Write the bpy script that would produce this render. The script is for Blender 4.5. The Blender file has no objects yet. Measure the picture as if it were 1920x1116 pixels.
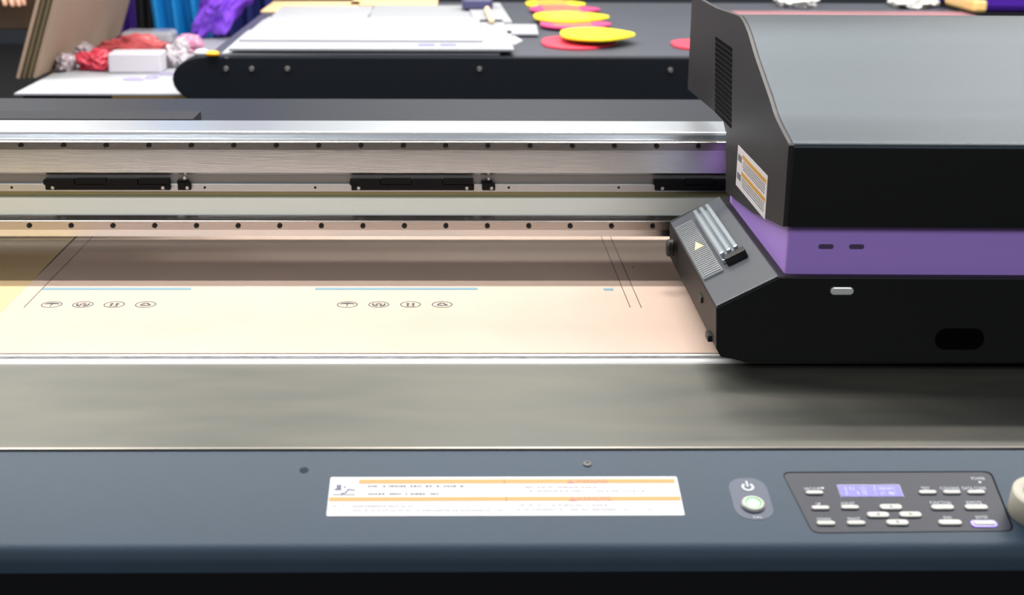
import bpy, bmesh, math, random
from mathutils import Vector, Matrix, noise
C = bpy.context.scene.collection
S = bpy.context.scene
random.seed(7)

# ------------------------------------------------------------------ camera
EYE = Vector((0.0, -2.0, 1.415))
F = 2667.0
PITCH = math.radians(16.81)
YAW = math.radians(0.9)
PX0, PY0 = 884.0, 558.0
cam = bpy.data.cameras.new('camera')
cam.sensor_width = 36.0
cam.lens = F * 36.0 / 1920.0
cam.shift_x = (960.0 - PX0) / 1920.0
cam.clip_start = 0.05
cam.clip_end = 100
cam.dof.use_dof = True
cam.dof.focus_distance = 1.86
cam.dof.aperture_fstop = 6.3
camo = bpy.data.objects.new('camera', cam)
C.objects.link(camo)
camo.location = EYE
S.camera = camo
ROLL = 0.0045
CR = Matrix.Rotation(-YAW, 3, 'Z') @ Matrix.Rotation(math.pi / 2 - PITCH, 3, 'X') @ Matrix.Rotation(ROLL, 3, 'Z')
camo.rotation_euler = CR.to_euler()

# ------------------------------------------------------------------ light
w = bpy.data.worlds.new('hall_light')
S.world = w
w.use_nodes = True
w.node_tree.nodes['Background'].inputs[0].default_value = (1.0, 0.93, 0.84, 1)
w.node_tree.nodes['Background'].inputs[1].default_value = 0.08

def area(name, loc, sx, sy, power, col=(1, 1, 1), rot=(0, 0, 0)):
    l = bpy.data.lights.new(name, 'AREA')
    l.shape = 'RECTANGLE'
    l.size, l.size_y, l.energy, l.color = sx, sy, power, col
    o = bpy.data.objects.new(name, l)
    C.objects.link(o)
    o.location = loc
    o.rotation_euler = rot
    return o

KEY = 54.0
for k in range(6):                       # two rows of ceiling tubes just behind the gantry
    area('ceiling_tube', (-3.6 + 1.45 * k, 0.90, 3.45), 1.15, 0.07, KEY * 0.46, (1.0, 0.965, 0.92))
    area('ceiling_tube', (-3.9 + 1.45 * k, 1.26, 3.45), 1.15, 0.07, KEY * 1.08, (1.0, 0.965, 0.92))
for x, y in ((-2.2, 4.2), (0.3, 4.2), (2.8, 4.2)):      # added fill lamps over the back table, lighting the board under the gantry
    area('added_fill_panel', (x, y, 3.4), 1.2, 1.2, 60, (1.0, 0.95, 0.86))
for x in (-1.6, 1.6):                    # added front fill, tilted to brighten the upright faces
    area('added_fill_panel', (x, -4.2, 3.2), 1.2, 1.2, 48, (0.94, 0.97, 1.0), (math.radians(60), 0, 0))
area('added_wall_fill', (-2.5, 8.0, 4.6), 8, 0.4, 60, (0.93, 0.97, 1.0), (math.radians(40), 0, 0))  # both wall lamps are added, to whiten the wall that the metal mirrors
area('added_wall_fill', (4.5, 8.0, 4.6), 6, 0.4, 45, (0.93, 0.97, 1.0), (math.radians(40), 0, 0))

S.view_settings.view_transform = 'Standard'
S.view_settings.look = 'None'
S.view_settings.gamma = 1
S.view_settings.use_curve_mapping = False
S.view_settings.exposure = 0.0

# ------------------------------------------------------------------ helpers
def ray(px, py):
    d = CR @ Vector(((px - PX0) / F, (PY0 - py) / F, -1.0))
    return d
def atz(px, py, z):
    d = ray(px, py); t = (z - EYE.z) / d.z
    return EYE + d * t
def aty(px, py, y):
    d = ray(px, py); t = (y - EYE.y) / d.y
    return EYE + d * t
def atx(px, py, x):
    d = ray(px, py); t = (x - EYE.x) / d.x
    return EYE + d * t
def zc(z): return z + EYE.z            # heights measured from the lens
def yc(y): return y + EYE.y            # distances measured from the lens

MATS = {}
def mat(name, col, rough=0.5, metal=0.0, var=0.0, vscale=8.0, stretch=(1, 1, 1), bump=0.0, bscale=60.0,
        spec=0.5, emit=None, estr=0.0, coat=0.0, rvar=0.0, trans=0.0, tint=None, stint=None):
    if name in MATS: return MATS[name]
    m = bpy.data.materials.new(name); m.use_nodes = True
    nt = m.node_tree; b = nt.nodes['Principled BSDF']
    b.inputs['Base Color'].default_value = (*col, 1)
    b.inputs['Roughness'].default_value = rough
    b.inputs['Metallic'].default_value = metal
    b.inputs['Specular IOR Level'].default_value = spec
    b.inputs['Coat Weight'].default_value = coat
    b.inputs['Transmission Weight'].default_value = trans
    if stint: b.inputs['Specular Tint'].default_value = (*stint, 1)
    if emit:
        b.inputs['Emission Color'].default_value = (*emit, 1)
        b.inputs['Emission Strength'].default_value = estr
    if var or bump or rvar:
        tc = nt.nodes.new('ShaderNodeTexCoord'); mp = nt.nodes.new('ShaderNodeMapping')
        mp.inputs['Scale'].default_value = stretch
        nt.links.new(tc.outputs['Object'], mp.inputs[0])
    if var or rvar:
        n = nt.nodes.new('ShaderNodeTexNoise'); n.inputs['Scale'].default_value = vscale
        n.inputs['Detail'].default_value = 6
        nt.links.new(mp.outputs[0], n.inputs[0])
    if var:
        r = nt.nodes.new('ShaderNodeValToRGB')
        c2 = tint or col
        r.color_ramp.elements[0].position = 0.3
        r.color_ramp.elements[1].position = 0.7
        r.color_ramp.elements[0].color = (*[max(0, c * (1 - var)) for c in col], 1)
        r.color_ramp.elements[1].color = (*[min(1, c * (1 + var)) for c in c2], 1)
        nt.links.new(n.outputs['Fac'], r.inputs[0]); nt.links.new(r.outputs[0], b.inputs['Base Color'])
    if rvar:
        mr = nt.nodes.new('ShaderNodeMapRange')
        mr.inputs['To Min'].default_value = max(0.02, rough - rvar); mr.inputs['To Max'].default_value = rough + rvar
        nt.links.new(n.outputs['Fac'], mr.inputs[0]); nt.links.new(mr.outputs[0], b.inputs['Roughness'])
    if bump:
        n2 = nt.nodes.new('ShaderNodeTexNoise'); n2.inputs['Scale'].default_value = bscale
        n2.inputs['Detail'].default_value = 4
        bp = nt.nodes.new('ShaderNodeBump'); bp.inputs['Strength'].default_value = bump
        bp.inputs['Distance'].default_value = 0.01
        nt.links.new(mp.outputs[0], n2.inputs[0]); nt.links.new(n2.outputs['Fac'], bp.inputs['Height'])
        nt.links.new(bp.outputs[0], b.inputs['Normal'])
    MATS[name] = m
    return m

ORG = {}
def world_org(o):
    return ORG.get(o.name, Vector((0, 0, 0)))
def tag(o, label=None, cat=None, group=None, kind=None):
    if label: o['label'] = label
    if cat: o['category'] = cat
    if group: o['group'] = group
    if kind: o['kind'] = kind
    return o
def empty(name, loc, label, cat, group=None):
    o = bpy.data.objects.new(name, None); C.objects.link(o); o.location = loc
    o.empty_display_size = 0.05
    ORG[o.name] = Vector(loc)
    return tag(o, label, cat, group)
def build(name, bm, m, parent=None, origin=None, smooth=False, bevel=0.0, seg=2, label=None):
    """bm in world coordinates -> one mesh object"""
    off = world_org(parent) if parent else Vector(origin or (0, 0, 0))
    bmesh.ops.recalc_face_normals(bm, faces=bm.faces)
    bmesh.ops.translate(bm, verts=bm.verts, vec=-off)
    me = bpy.data.meshes.new(name); bm.to_mesh(me); bm.free()
    ms = m if isinstance(m, (list, tuple)) else [m]
    for q in ms: me.materials.append(q)
    if smooth:
        for p in me.polygons: p.use_smooth = True
    o = bpy.data.objects.new(name, me); C.objects.link(o)
    if parent: o.parent = parent
    else: o.location = off
    ORG[o.name] = off
    if bevel:
        md = o.modifiers.new('bevel', 'BEVEL'); md.width = bevel; md.segments = seg
        md.limit_method = 'ANGLE'; md.angle_limit = math.radians(35)
        md.harden_normals = False
    if label: o['label'] = label
    return o
def dup(o, delta, parent=None):
    c = o.copy(); C.objects.link(c); c.parent = parent or o.parent
    c.location = Vector(o.location) + Vector(delta)
    ORG[c.name] = world_org(o)
    for ch in list(o.children):
        d = ch.copy(); C.objects.link(d); d.parent = c
    return c
def box(bm, x0, x1, y0, y1, z0, z1, mi=0):
    v = [bm.verts.new((x, y, z)) for x in (x0, x1) for y in (y0, y1) for z in (z0, z1)]
    for f in ((0, 1, 3, 2), (4, 6, 7, 5), (0, 4, 5, 1), (2, 3, 7, 6), (0, 2, 6, 4), (1, 5, 7, 3)):
        fc = bm.faces.new([v[i] for i in f]); fc.material_index = mi
    return v
def B(): return bmesh.new()
def boxbm(*a):
    bm = B(); box(bm, *a); return bm
def prism(bm, pts, a0, a1, axis='x', mi=0):
    """pts: 2D outline; extruded from a0 to a1 along axis"""
    def mk(p, a):
        if axis == 'x': return (a, p[0], p[1])
        if axis == 'y': return (p[0], a, p[1])
        return (p[0], p[1], a)
    A = [bm.verts.new(mk(p, a0)) for p in pts]; Bv = [bm.verts.new(mk(p, a1)) for p in pts]
    n = len(pts)
    fs = [bm.faces.new(A), bm.faces.new(Bv[::-1])]
    for i in range(n):
        fs.append(bm.faces.new((A[i], Bv[i], Bv[(i + 1) % n], A[(i + 1) % n])))
    for f in fs: f.material_index = mi
    return fs
def prismbm(pts, a0, a1, axis='x'):
    bm = B(); prism(bm, pts, a0, a1, axis); return bm
def xform(bm, M):
    bmesh.ops.transform(bm, matrix=M, verts=bm.verts); return bm
def rrect(x0, x1, y0, y1, r, n=6):
    pts = []
    for cx, cy, a in ((x1 - r, y1 - r, 0), (x0 + r, y1 - r, 90), (x0 + r, y0 + r, 180), (x1 - r, y0 + r, 270)):
        for k in range(n + 1):
            t = math.radians(a + 90 * k / n); pts.append((cx + r * math.cos(t), cy + r * math.sin(t)))
    return pts
def disc(cx, cy, r, n=28, ry=None):
    ry = ry or r
    return [(cx + r * math.cos(2 * math.pi * k / n), cy + ry * math.sin(2 * math.pi * k / n)) for k in range(n)]
def ring(bm, cx, cy, r0, r1, z0, z1, n=40, a0=0, a1=360):
    full = abs(a1 - a0) >= 360
    rows = []
    m = n if full else n + 1
    for k in range(m):
        t = math.radians(a0 + (a1 - a0) * k / n)
        rows.append([bm.verts.new((cx + r * math.cos(t), cy + r * math.sin(t), z)) for r, z in ((r0, z0), (r1, z0), (r1, z1), (r0, z1))])
    for k in range(m if full else m - 1):
        a, b = rows[k], rows[(k + 1) % m]
        for j in range(4):
            bm.faces.new((a[j], a[(j + 1) % 4], b[(j + 1) % 4], b[j]))
    if not full:
        bm.faces.new(rows[0]); bm.faces.new(rows[-1][::-1])
def lathe(bm, prof, n=32, M=None):
    """prof: (r, z) list, revolved about z"""
    rows = []
    for r, z in prof:
        if r < 1e-6: rows.append([bm.verts.new((0, 0, z))])
        else: rows.append([bm.verts.new((r * math.cos(2 * math.pi * k / n), r * math.sin(2 * math.pi * k / n), z)) for k in range(n)])
    for a, b in zip(rows, rows[1:]):
        for k in range(n):
            va = [a[k % len(a)], a[(k + 1) % len(a)]] if len(a) > 1 else [a[0]]
            vb = [b[(k + 1) % len(b)], b[k % len(b)]] if len(b) > 1 else [b[0]]
            if len(va) + len(vb) >= 3: bm.faces.new(va + vb)
    if M is not None: bmesh.ops.transform(bm, matrix=M, verts=bm.verts)
    return bm
def text_bm(s, size, spacing=1.0, depth=0.0):
    cu = bpy.data.curves.new('t', 'FONT'); cu.body = s; cu.size = size; cu.align_x = 'CENTER'; cu.align_y = 'CENTER'
    cu.space_character = spacing; cu.extrude = depth; cu.resolution_u = 3
    o = bpy.data.objects.new('t', cu); C.objects.link(o)
    bpy.context.view_layer.update()
    me = bpy.data.meshes.new_from_object(o.evaluated_get(bpy.context.evaluated_depsgraph_get()))
    bm = B(); bm.from_mesh(me)
    bpy.data.objects.remove(o); bpy.data.curves.remove(cu); bpy.data.meshes.remove(me)
    return bm
def merge(dst, src, M=None, mi=None):
    if M is not None: bmesh.ops.transform(src, matrix=M, verts=src.verts)
    mp = {v: dst.verts.new(v.co) for v in src.verts}
    for f in src.faces:
        try:
            g = dst.faces.new([mp[v] for v in f.verts]); g.material_index = f.material_index if mi is None else mi
        except ValueError: pass
    src.free()
def T(x, y, z): return Matrix.Translation((x, y, z))
def RX(a): return Matrix.Rotation(math.radians(a), 4, 'X')
def RY(a): return Matrix.Rotation(math.radians(a), 4, 'Y')
def RZ(a): return Matrix.Rotation(math.radians(a), 4, 'Z')

# ------------------------------------------------------------------ materials
M_deck = mat('deck_paint', (0.0390, 0.0608, 0.0920), 0.45, var=0.10, vscale=5, bump=0.12, bscale=900, spec=0.22, stint=(.75,.88,1), rvar=0.04)  # sheen tinted blue here in place of a bluish ceiling reflection
M_black = mat('black_paint', (0.006, 0.0065, 0.008), 0.5, spec=.25, bump=0.05, bscale=700)
M_bed = mat('anodised_bed_plate', (0.105, 0.114, 0.100), 0.45, metal=0.3, var=0.18, vscale=9, stretch=(.6, 2.2, 1), rvar=0.06, tint=(0.108, 0.105, 0.088))
M_chrome = mat('ground_steel', (0.62, 0.63, 0.64), 0.16, metal=1, bump=0.05, bscale=120, stretch=(0.15, 6, 6))
M_rail = mat('rail_steel', (0.46, 0.43, 0.41), 0.27, metal=1, bump=0.03, bscale=160, stretch=(0.2, 6, 6))
M_beam = mat('brushed_aluminium', (0.93, 0.94, 0.97), 0.30, metal=1, var=0.05, vscale=3, bump=0.06, bscale=180, stretch=(0.1, 5, 5))
M_beamtop = mat('satin_aluminium', (0.80, 0.85, 0.92), 0.30, metal=1, bump=0.03, bscale=160, stretch=(0.1, 6, 6))
M_groove = mat('dark_anodised', (0.24, 0.23, 0.225), 0.45, metal=0.6)
M_olive = mat('olive_metal', (0.30, 0.28, 0.15), 0.4, metal=0.7)  # olive base colour for the recess above the pale bar
M_pale = mat('pale_enamel', (0.86, 0.93, 0.88), 0.45, var=0.05, vscale=3, stretch=(0.1, 1, 26))
M_table = mat('yellow_table', (0.60, 0.43, 0.23), 0.5, var=0.04, vscale=6, stretch=(0.4, 1, 1))
M_board = mat('kraft_board', (0.57, 0.43, 0.35), 0.55, spec=.3, var=0.035, vscale=9, bump=0.06, bscale=240, tint=(0.57, 0.426, 0.355))
M_bedge = mat('board_cut_edge', (0.12, 0.10, 0.07), 0.8)
M_silver = mat('bright_table_edge', (0.86, 0.87, 0.88), 0.42, metal=0.35)
M_ground = mat('rough_sawn_edge', (0.15, 0.155, 0.165), 0.7, var=0.5, vscale=160, stretch=(0.4, 1, 1), bump=0.4, bscale=300)
M_bolt = mat('blackened_bolt', (0.010, 0.010, 0.010), 0.5, metal=0.3)
M_screw = mat('zinc_screw', (0.72, 0.72, 0.70), 0.28, metal=1)
M_ink = mat('slate_ink', (0.0351, 0.0546, 0.0663), 0.6)
M_inkl = mat('thin_line_ink', (0.03, 0.025, 0.02), 0.6)
M_cyan = mat('light_blue_ink', (0.1560, 0.2886, 0.3588), 0.5)
M_white = mat('white_vinyl', (0.6084, 0.5928, 0.6162), 0.4)
M_orange = mat('orange_ink', (0.4836, 0.2652, 0.0429), 0.5)
M_red = mat('red_ink', (0.3900, 0.0546, 0.0234), 0.4)
M_grey_ink = mat('grey_ink', (0.1248, 0.1248, 0.1482), 0.5)
M_navy_ink = mat('navy_ink', (0.0546, 0.0624, 0.1404), 0.5)
M_key = mat('ivory_key', (0.4056, 0.4056, 0.3822), 0.35)
M_panel = mat('panel_membrane', (0.0265, 0.0312, 0.0484), 0.45, spec=0.2)
M_groovek = mat('panel_gap_shade', (0.003, 0.003, 0.006), 0.9, spec=.05)
M_legend = mat('pale_legend_ink', (0.4836, 0.5304, 0.5772), 0.5)
M_lcd = mat('display_glow', (0.10, 0.10, 0.25), 0.6, spec=.1, emit=(0.50, 0.47, 0.92), estr=0.62)
M_lcdtext = mat('display_digits', (0.08, 0.07, 0.25), 0.3, emit=(0.22, 0.18, 0.75), estr=0.5)
M_green = mat('green_lamp', (0.01, 0.30, 0.05), 0.4, emit=(0.0, 0.6, 0.08), estr=.6)
M_lampw = mat('lit_button_centre', (0.85, 0.95, 0.88), 0.3, emit=(0.85, 1.0, 0.9), estr=0.55)
M_violet = mat('violet_glow', (0.16, 0.11, 0.5), 0.3, emit=(0.28, 0.16, 0.9), estr=0.5)
M_sticker = mat('blue_grey_sticker', (0.0452, 0.0663, 0.1131), 0.4, spec=.25)
M_purple = mat('purple_plastic', (0.40, 0.24, 0.72), 0.40)
M_cover = mat('carriage_paint', (0.005, 0.007, 0.010), 0.50, bump=0.05, bscale=500, spec=0.62, stint=(.62,.82,1))  # blue specular tint stands in for the bluish ceiling the top mirrors
M_house = mat('housing_black', (0.005, 0.0055, 0.006), 0.5, bump=0.03, bscale=500, spec=.25)
M_shoulder = mat('shoulder_grey', (0.07, 0.08, 0.095), 0.35)
M_sink = mat('heat_sink_metal', (0.55, 0.62, 0.68), 0.3, metal=0.8)
M_rib = mat('ribbed_metal', (0.40, 0.42, 0.44), 0.35, metal=0.8)
M_cream = mat('cream_tape', (0.4524, 0.4290, 0.3588), 0.5)
M_tan = mat('tan_core', (0.4680, 0.3120, 0.1560), 0.6)

# ------------------------------------------------------------------ the hall
bm = boxbm(-9, 9, -6, 10.2, -0.05, 0)
fl = build('floor', bm, mat('hall_carpet', (0.015, 0.015, 0.018), 0.9, var=0.3, vscale=30)); tag(fl, kind='structure')
bm = boxbm(-9, 9, 10.0, 10.1, 0, 5)
wb = build('wall_back', bm, mat('booth_white', (0.80, 0.82, 0.84), 0.6)); tag(wb, kind='structure')
bm = boxbm(-9, 9, 9.97, 10.0, 0, 0.9)
tr = build('baseboard_back', bm, mat('booth_plinth', (0.05, 0.06, 0.08), 0.6)); tag(tr, kind='structure')

# ------------------------------------------------------------------ flatbed printer: frame, table, deck
BZ = zc(-0.5600)                      # grey bed plate
TZ = zc(-0.5585)                     # vacuum table top
PZ = zc(-0.5573)                      # top of the printed board
XL, XR = -1.35, 1.45
YB = atz(840, 839.0, BZ).y          # front edge of the grey plate
pr = empty('flatbed_printer', (0, yc(1.6), 0), 'grey flatbed printer body with tilted blue-grey front deck and control panel', 'printer')
build('bed_plate', boxbm(XL, XR, YB, yc(2.98), BZ - 0.03, BZ), M_bed, pr)
yf = aty(840, 678, 0).y
Yedge = atz(840, 678, BZ).y
tb = build('vacuum_table', boxbm(XL + 0.05, XR - 0.05, atz(840, 662.5, TZ).y + .0032, yc(2.9), BZ + .0002, TZ), mat('dark_vacuum_plate', (0.05, 0.04, 0.03), 0.6), pr)
# bright edge strip: flat polished margin of the table with a rough band along it
yt = [atz(840, q, TZ).y for q in (679.5, 673.0, 667.5, 662.5)]
pts = [(yt[0] - .001, BZ), (yt[0], TZ - 0.0008), (yt[0] + .001, TZ), (yt[1], TZ), (yt[2], TZ), (yt[3] + .003, TZ), (yt[3] + .003, BZ)]
bm = prismbm(pts, XL + 0.05, XR - 0.05)
for f in bm.faces:
    ys = sorted(v.co.y for v in f.verts)
    if len(f.verts) == 4 and abs(ys[0] - yt[1]) < 1e-5 and abs(ys[-1] - yt[2]) < 1e-5: f.material_index = 1
build('table_edge', bm, [M_silver, M_ground], pr)
# deck
TILT = math.radians(15.0)
DE = Vector((0, YB - 0.0055, BZ - 0.0015))        # top back edge of deck
ez = Vector((0, -math.sin(TILT), math.cos(TILT)))
ey = Vector((0, math.cos(TILT), math.sin(TILT)))
DM = Matrix(((1, 0, 0, DE.x), (0, ey.y, ez.y, DE.y), (0, ey.z, ez.z, DE.z), (0, 0, 0, 1)))
def dk(px, py, h=0.0):
    """deck coordinates (u, v) of an image point"""
    d = ray(px, py); o = DE + ez * h
    t = (o - EYE).dot(ez) / d.dot(ez)
    p = EYE + d * t - o
    return p.x, p.dot(ey)
v0 = dk(840, 1017)[1]
fb = DE + ey * v0                                # front break of the deck
R = 0.017
prof = [(DE.y, DE.z)]
cy_, cz_ = fb.y - R * math.sin(TILT) * 0 , fb.z - R
for k in range(7):
    a = math.radians(90 + 15 + (75) * k / 6)
    prof.append((fb.y + R * math.cos(a) + R * math.sin(TILT), fb.z - R * math.cos(TILT) + R * math.sin(a)))
fy = prof[-1][0]
prof += [(fy, zc(-0.80)), (DE.y, zc(-0.80))]
dkobj = build('front_deck', prismbm(prof, XL - 0.05, XR + 0.05), M_deck, pr, smooth=False)
for p in dkobj.data.polygons:
    p.use_smooth = True
md = dkobj.modifiers.new('es', 'EDGE_SPLIT'); md.split_angle = math.radians(30)
# black lower skirt under the deck lip
build('front_skirt', boxbm(XL - 0.05, XR + 0.05, fy - 0.0015, fy + 0.02, zc(-0.80), fb.z - 0.024), M_black, pr)
build('printer_base', boxbm(XL + 0.1, XR - 0.1, yc(1.36), yc(2.9), 0.0, BZ - 0.031), M_black, pr)
build('trim_strip', boxbm(XL, XR, YB - 0.0046, YB - 0.0004, BZ - 0.02, BZ + 0.0006), mat('polished_trim', (0.45, 0.42, 0.38), 0.35, metal=1), pr, label='thin bright metal strip')

def onto(bm, name, m, parent, label=None, **k):
    return build(name, xform(bm, DM), m, parent, label=label, **k)

# warning label on the deck
u0, v_t = dk(620, 895.2); u1, _ = dk(1268, 893.8); ub, v_b = dk(611.6, 968.4); ub1, _b = dk(1284.6, 966.3)
print('LABEL u', u0, ub, u1, ub1, 'v', v_t, v_b, _b)
lu0, lu1 = (u0 + ub) / 2, (u1 + ub1) / 2
v_t = dk(950, 894.7)[1]; v_b = dk(950, 967.6)[1]
lab = onto(prismbm(rrect(lu0, lu1, v_b, v_t, 0.0018), 0.0, 0.0003, 'z'), 'warning_label', M_white, pr, label='long white sticker with two orange bars')
def lbox(bm, px0, px1, py0, py1, h0=0.0003, h1=0.0005):
    a = dk(px0, (py0 + py1) / 2); b = dk(px1, (py0 + py1) / 2); c = dk((px0 + px1) / 2, py0)[1]; d = dk((px0 + px1) / 2, py1)[1]
    box(bm, a[0], b[0], d, c, h0, h1)
bm = B(); lbox(bm, 673, 1265, 899.5, 907); lbox(bm, 617, 1276, 932.5, 939.8)
onto(bm, 'orange_bars', M_orange, lab)
for px, py in ((1103, 903.5), (1107, 936.5)):
    bm = B()
    u, v = dk(px, py)
    merge(bm, text_bm('WARNING' if py < 920 else 'WARNUNG', 0.0088, 1.12), T(u + 0.0030, v, 0.00065) @ Matrix.Diagonal((.68, 1, 1, 1)))
    uu = dk(px - 33, py)[0]
    t = 0.0036
    ringtri = [(uu - t, v - t * .8), (uu + t, v - t * .8), (uu, v + t)]
    prism(bm, ringtri, 0.0005, 0.0007, 'z')
    onto(bm, 'warning_text', M_red, lab)
bm = B()
for px, py in ((946, 903.5), (949, 936.5)):
    u, v = dk(px, py); box(bm, u - .0004, u + .0004, v - .0035, v + .0035, .0005, .0007)
onto(bm, 'divider_mark', M_red, lab)
bm = B()
def dashes(px0, px1, py, h, dens=0.75, wd=3.0):
    x = px0
    while x < px1:
        wv = random.uniform(0.5, 1.3) * wd
        if random.random() < dens: lbox(bm, x, min(x + wv, px1), py - h, py + h, 0.0003, 0.00045)
        x += wv + random.uniform(0.8, 1.8)
dashes(690, 870, 912.5, 2.0, .6, 5); dashes(690, 835, 927, 1.9, .6, 5)
dashes(625, 778, 950, 1.1); dashes(625, 945, 958, 1.1)
dashes(985, 1120, 914.5, 1.2); dashes(985, 1210, 921.5, 1.2)
dashes(970, 1145, 948, 1.2); dashes(970, 1228, 956.5, 1.2)
onto(bm, 'small_print', M_grey_ink, lab)
bm = B()                                        # pictogram: machine head over a hand
def lp(pts, h=0.00055):
    q = [dk(*p) for p in pts]; prism(bm, q, 0.0003, h, 'z')
lp([(626, 919.5), (631, 916), (631, 910), (640, 909.6), (640, 920), (625, 920)])
lp([(652, 917.5), (666, 919), (666, 921), (654, 919.6), (650, 925), (640, 927.4), (639, 926), (648, 923.4)])
lp([(644, 913.5), (649, 913), (649, 915.4), (645, 915.6)])
lp([(624, 927.6), (665, 927.6), (665, 929), (624, 929)])
onto(bm, 'pictogram', M_navy_ink, lab)

# deck screw, worn mark
u, v = dk(1101, 870.5)
sc = onto(xform(lathe(B(), [(0.0, -.001), (0.0044, -.001), (0.0044, 0.0006), (0.0038, 0.0011), (0.0021, 0.0013), (0.0018, 0.0006), (0.0, 0.0005)], 24), T(u, v, 0)), 'deck_screw', mat('grey_screw', (0.10, 0.10, 0.10), 0.5, metal=0.5), pr, smooth=False)
u, v = dk(570, 882)
onto(prismbm(disc(u, v, 0.0046), 0, 0.0002, 'z'), 'screw_cap', mat('dark_cap', (0.0234, 0.0374, 0.0585), 0.7, spec=.1), pr)

# power button with sticker
u, v = dk(1412, 947.5); us, vs = dk(1402, 914)
uc, vt_ = dk(1398, 897); _, vb_ = dk(1420, 975)
um = dk(1408, 936)[0]
hw = 0.0186
st = onto(prismbm(rrect(um - hw, um + hw, vb_, vt_, hw * 0.86, 10), 0, 0.0003, 'z'), 'power_sticker', M_sticker, pr, label='rounded blue-grey sticker')
bm = B(); ring(bm, us, vs, 0.0036, 0.0062, 0.0003, 0.0007, 32, 125, 415)
box(bm, us - 0.001, us + 0.001, vs + 0.0002, vs + 0.0088, 0.0003, 0.0007)
onto(bm, 'power_symbol', M_legend, st)
bm = B()
merge(bm, text_bm('ON', 0.0052, 1.0), T(dk(1420, 971)[0], dk(1420, 971)[1], 0.0005)); onto(bm, 'lettering', M_legend, st)
pb = onto(lathe(B(), [(0, -.002), (0.0112, -.002), (0.0112, 0.0022), (0.0098, 0.0034), (0.0080, 0.0034), (0.0080, 0.0024), (0, 0.0024)], 40, T(u, v, 0)), 'power_button', M_key, pr, smooth=False)
bm = B(); ring(bm, u, v, 0.0060, 0.0080, 0.0020, 0.0029, 40); onto(bm, 'green_ring', M_green, pb, label='glowing green ring')
onto(lathe(B(), [(0, 0.002), (0.0059, 0.002), (0.0059, 0.0028), (0.005, 0.0031), (0, 0.0032)], 32, T(u, v, 0)), 'button_centre', M_lampw, pb)

# control panel
c0 = dk(1467, 888); c1 = dk(1856, 886.5); c2 = dk(1899, 996); c3 = dk(1524, 1000)
def roundpoly(P, r, n=6):
    out = []
    m = len(P)
    for i in range(m):
        a, b, c = Vector(P[i - 1]), Vector(P[i]), Vector(P[(i + 1) % m])
        d1 = (a - b).normalized(); d2 = (c - b).normalized()
        p, q = b + d1 * r, b + d2 * r
        for k in range(n + 1):
            t = k / n; out.append(tuple((p * (1 - t) ** 2 + b * 2 * t * (1 - t) + q * t * t)))
    return out
outer = roundpoly([c0, c1, c2, c3], 0.008)
cp = onto(prismbm(outer, 0.0, 0.0006, 'z'), 'control_panel', M_panel, pr, label='charcoal membrane key panel')
bm = B()
g = 0.0021
o2 = roundpoly([(c0[0] - .0004, c0[1] + g), (c1[0] + g * .9, c1[1] + g), (c2[0] + g * .9, c2[1] - .0002), (c3[0] - .0004, c3[1] - .0002)], 0.0085)
prism(bm, o2, 0.0, 0.0003, 'z')  # raised near-black strip, shade of the gap put into its colour
onto(bm, 'panel_gap_shade', M_groovek, cp, label='dark strip for the gap shade around the panel')
# display
d0 = dk(1571, 912); d1 = dk(1686, 911); d2 = dk(1691.5, 932.5)
dx0, dx1 = dk(1574, 922)[0], dk(1689, 922)[0]
bm = B(); box(bm, dx0 - .001, dx1 + .001, d2[1] - .0006, d0[1] + .0018, .0006, .0008)
onto(bm, 'display_frame', mat('display_surround', (0.05, 0.03, 0.16), 0.3), cp)
lcd = onto(boxbm(dx0, dx1, d2[1], d0[1] + 0.0003, .0008, .0011), 'display', M_lcd, cp, label='lit lavender display')
bm = B()
dh = (d0[1] - d2[1])
def _rows():
    for r_, vv in enumerate((0.70, 0.28)):
        x = dx0 + 0.003
        while x < dx1 - 0.004:
            if random.random() < 0.62:
                hh = dh * random.uniform(0.10, 0.17)
                box(bm, x, x + random.uniform(.0009, .0020), d2[1] + dh * vv - hh, d2[1] + dh * vv + hh, .0011, .0012)
            x += 0.0026
_rows(); onto(bm, 'display_digits', M_lcdtext, lcd)
def keycap(px, py, wpx, hpx, name='key', m=M_key, parent=cp, hh=0.0024):
    u_, v_ = dk(px, py); ww = dk(px + wpx / 2, py)[0] - dk(px - wpx / 2, py)[0]
    vv = dk(px, py - hpx / 2)[1] - dk(px, py + hpx / 2)[1]
    r_ = min(ww, vv) * 0.42
    bm = B()
    prism(bm, rrect(u_ - ww / 2, u_ + ww / 2, v_ - vv / 2, v_ + vv / 2, r_), 0.0006, hh, 'z')
    o = onto(bm, name, m, parent)
    o.modifiers.new('b', 'BEVEL').width = 0.0008
    return o
keys = [(1527, 926, 33, 7, 'VACUUM', -8), (1538, 954.5, 34, 7.5, 'UP', -7.5), (1593.5, 953.5, 34, 7.5, 'ADJUST', -7.5),
        (1548.5, 983.3, 35, 8, 'DOWN', -8), (1605, 982.8, 35, 8, 'MAINT', -8),
        (1739, 925.3, 33, 7, 'TEST', -8), (1784.5, 925.2, 33, 7, 'CLEANING', -8), (1830, 925, 33, 7, 'DATA CLEAR', -8),
        (1767, 953.5, 43, 9.5, 'FUNCTION', -9), (1830, 953.3, 43, 9.5, 'REMOTE', -9),
        (1781, 982, 44, 10, 'END', -9.5), (1844.5, 983, 41, 9, 'ENTER', -11.5)]
for px, py, ww, hh_, s_, dy in keys:
    ko = keycap(px, py, ww, hh_)
    bm = B(); lx = px - 4 if s_ != 'DATA CLEAR' else px - 4
    u_, v_ = dk(lx, py + dy)
    merge(bm, text_bm(s_, 0.0064, 1.05), T(u_, v_, 0.0008) @ Matrix.Diagonal((.60, 1, 1, 1))); onto(bm, 'legend', M_legend, ko)
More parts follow.
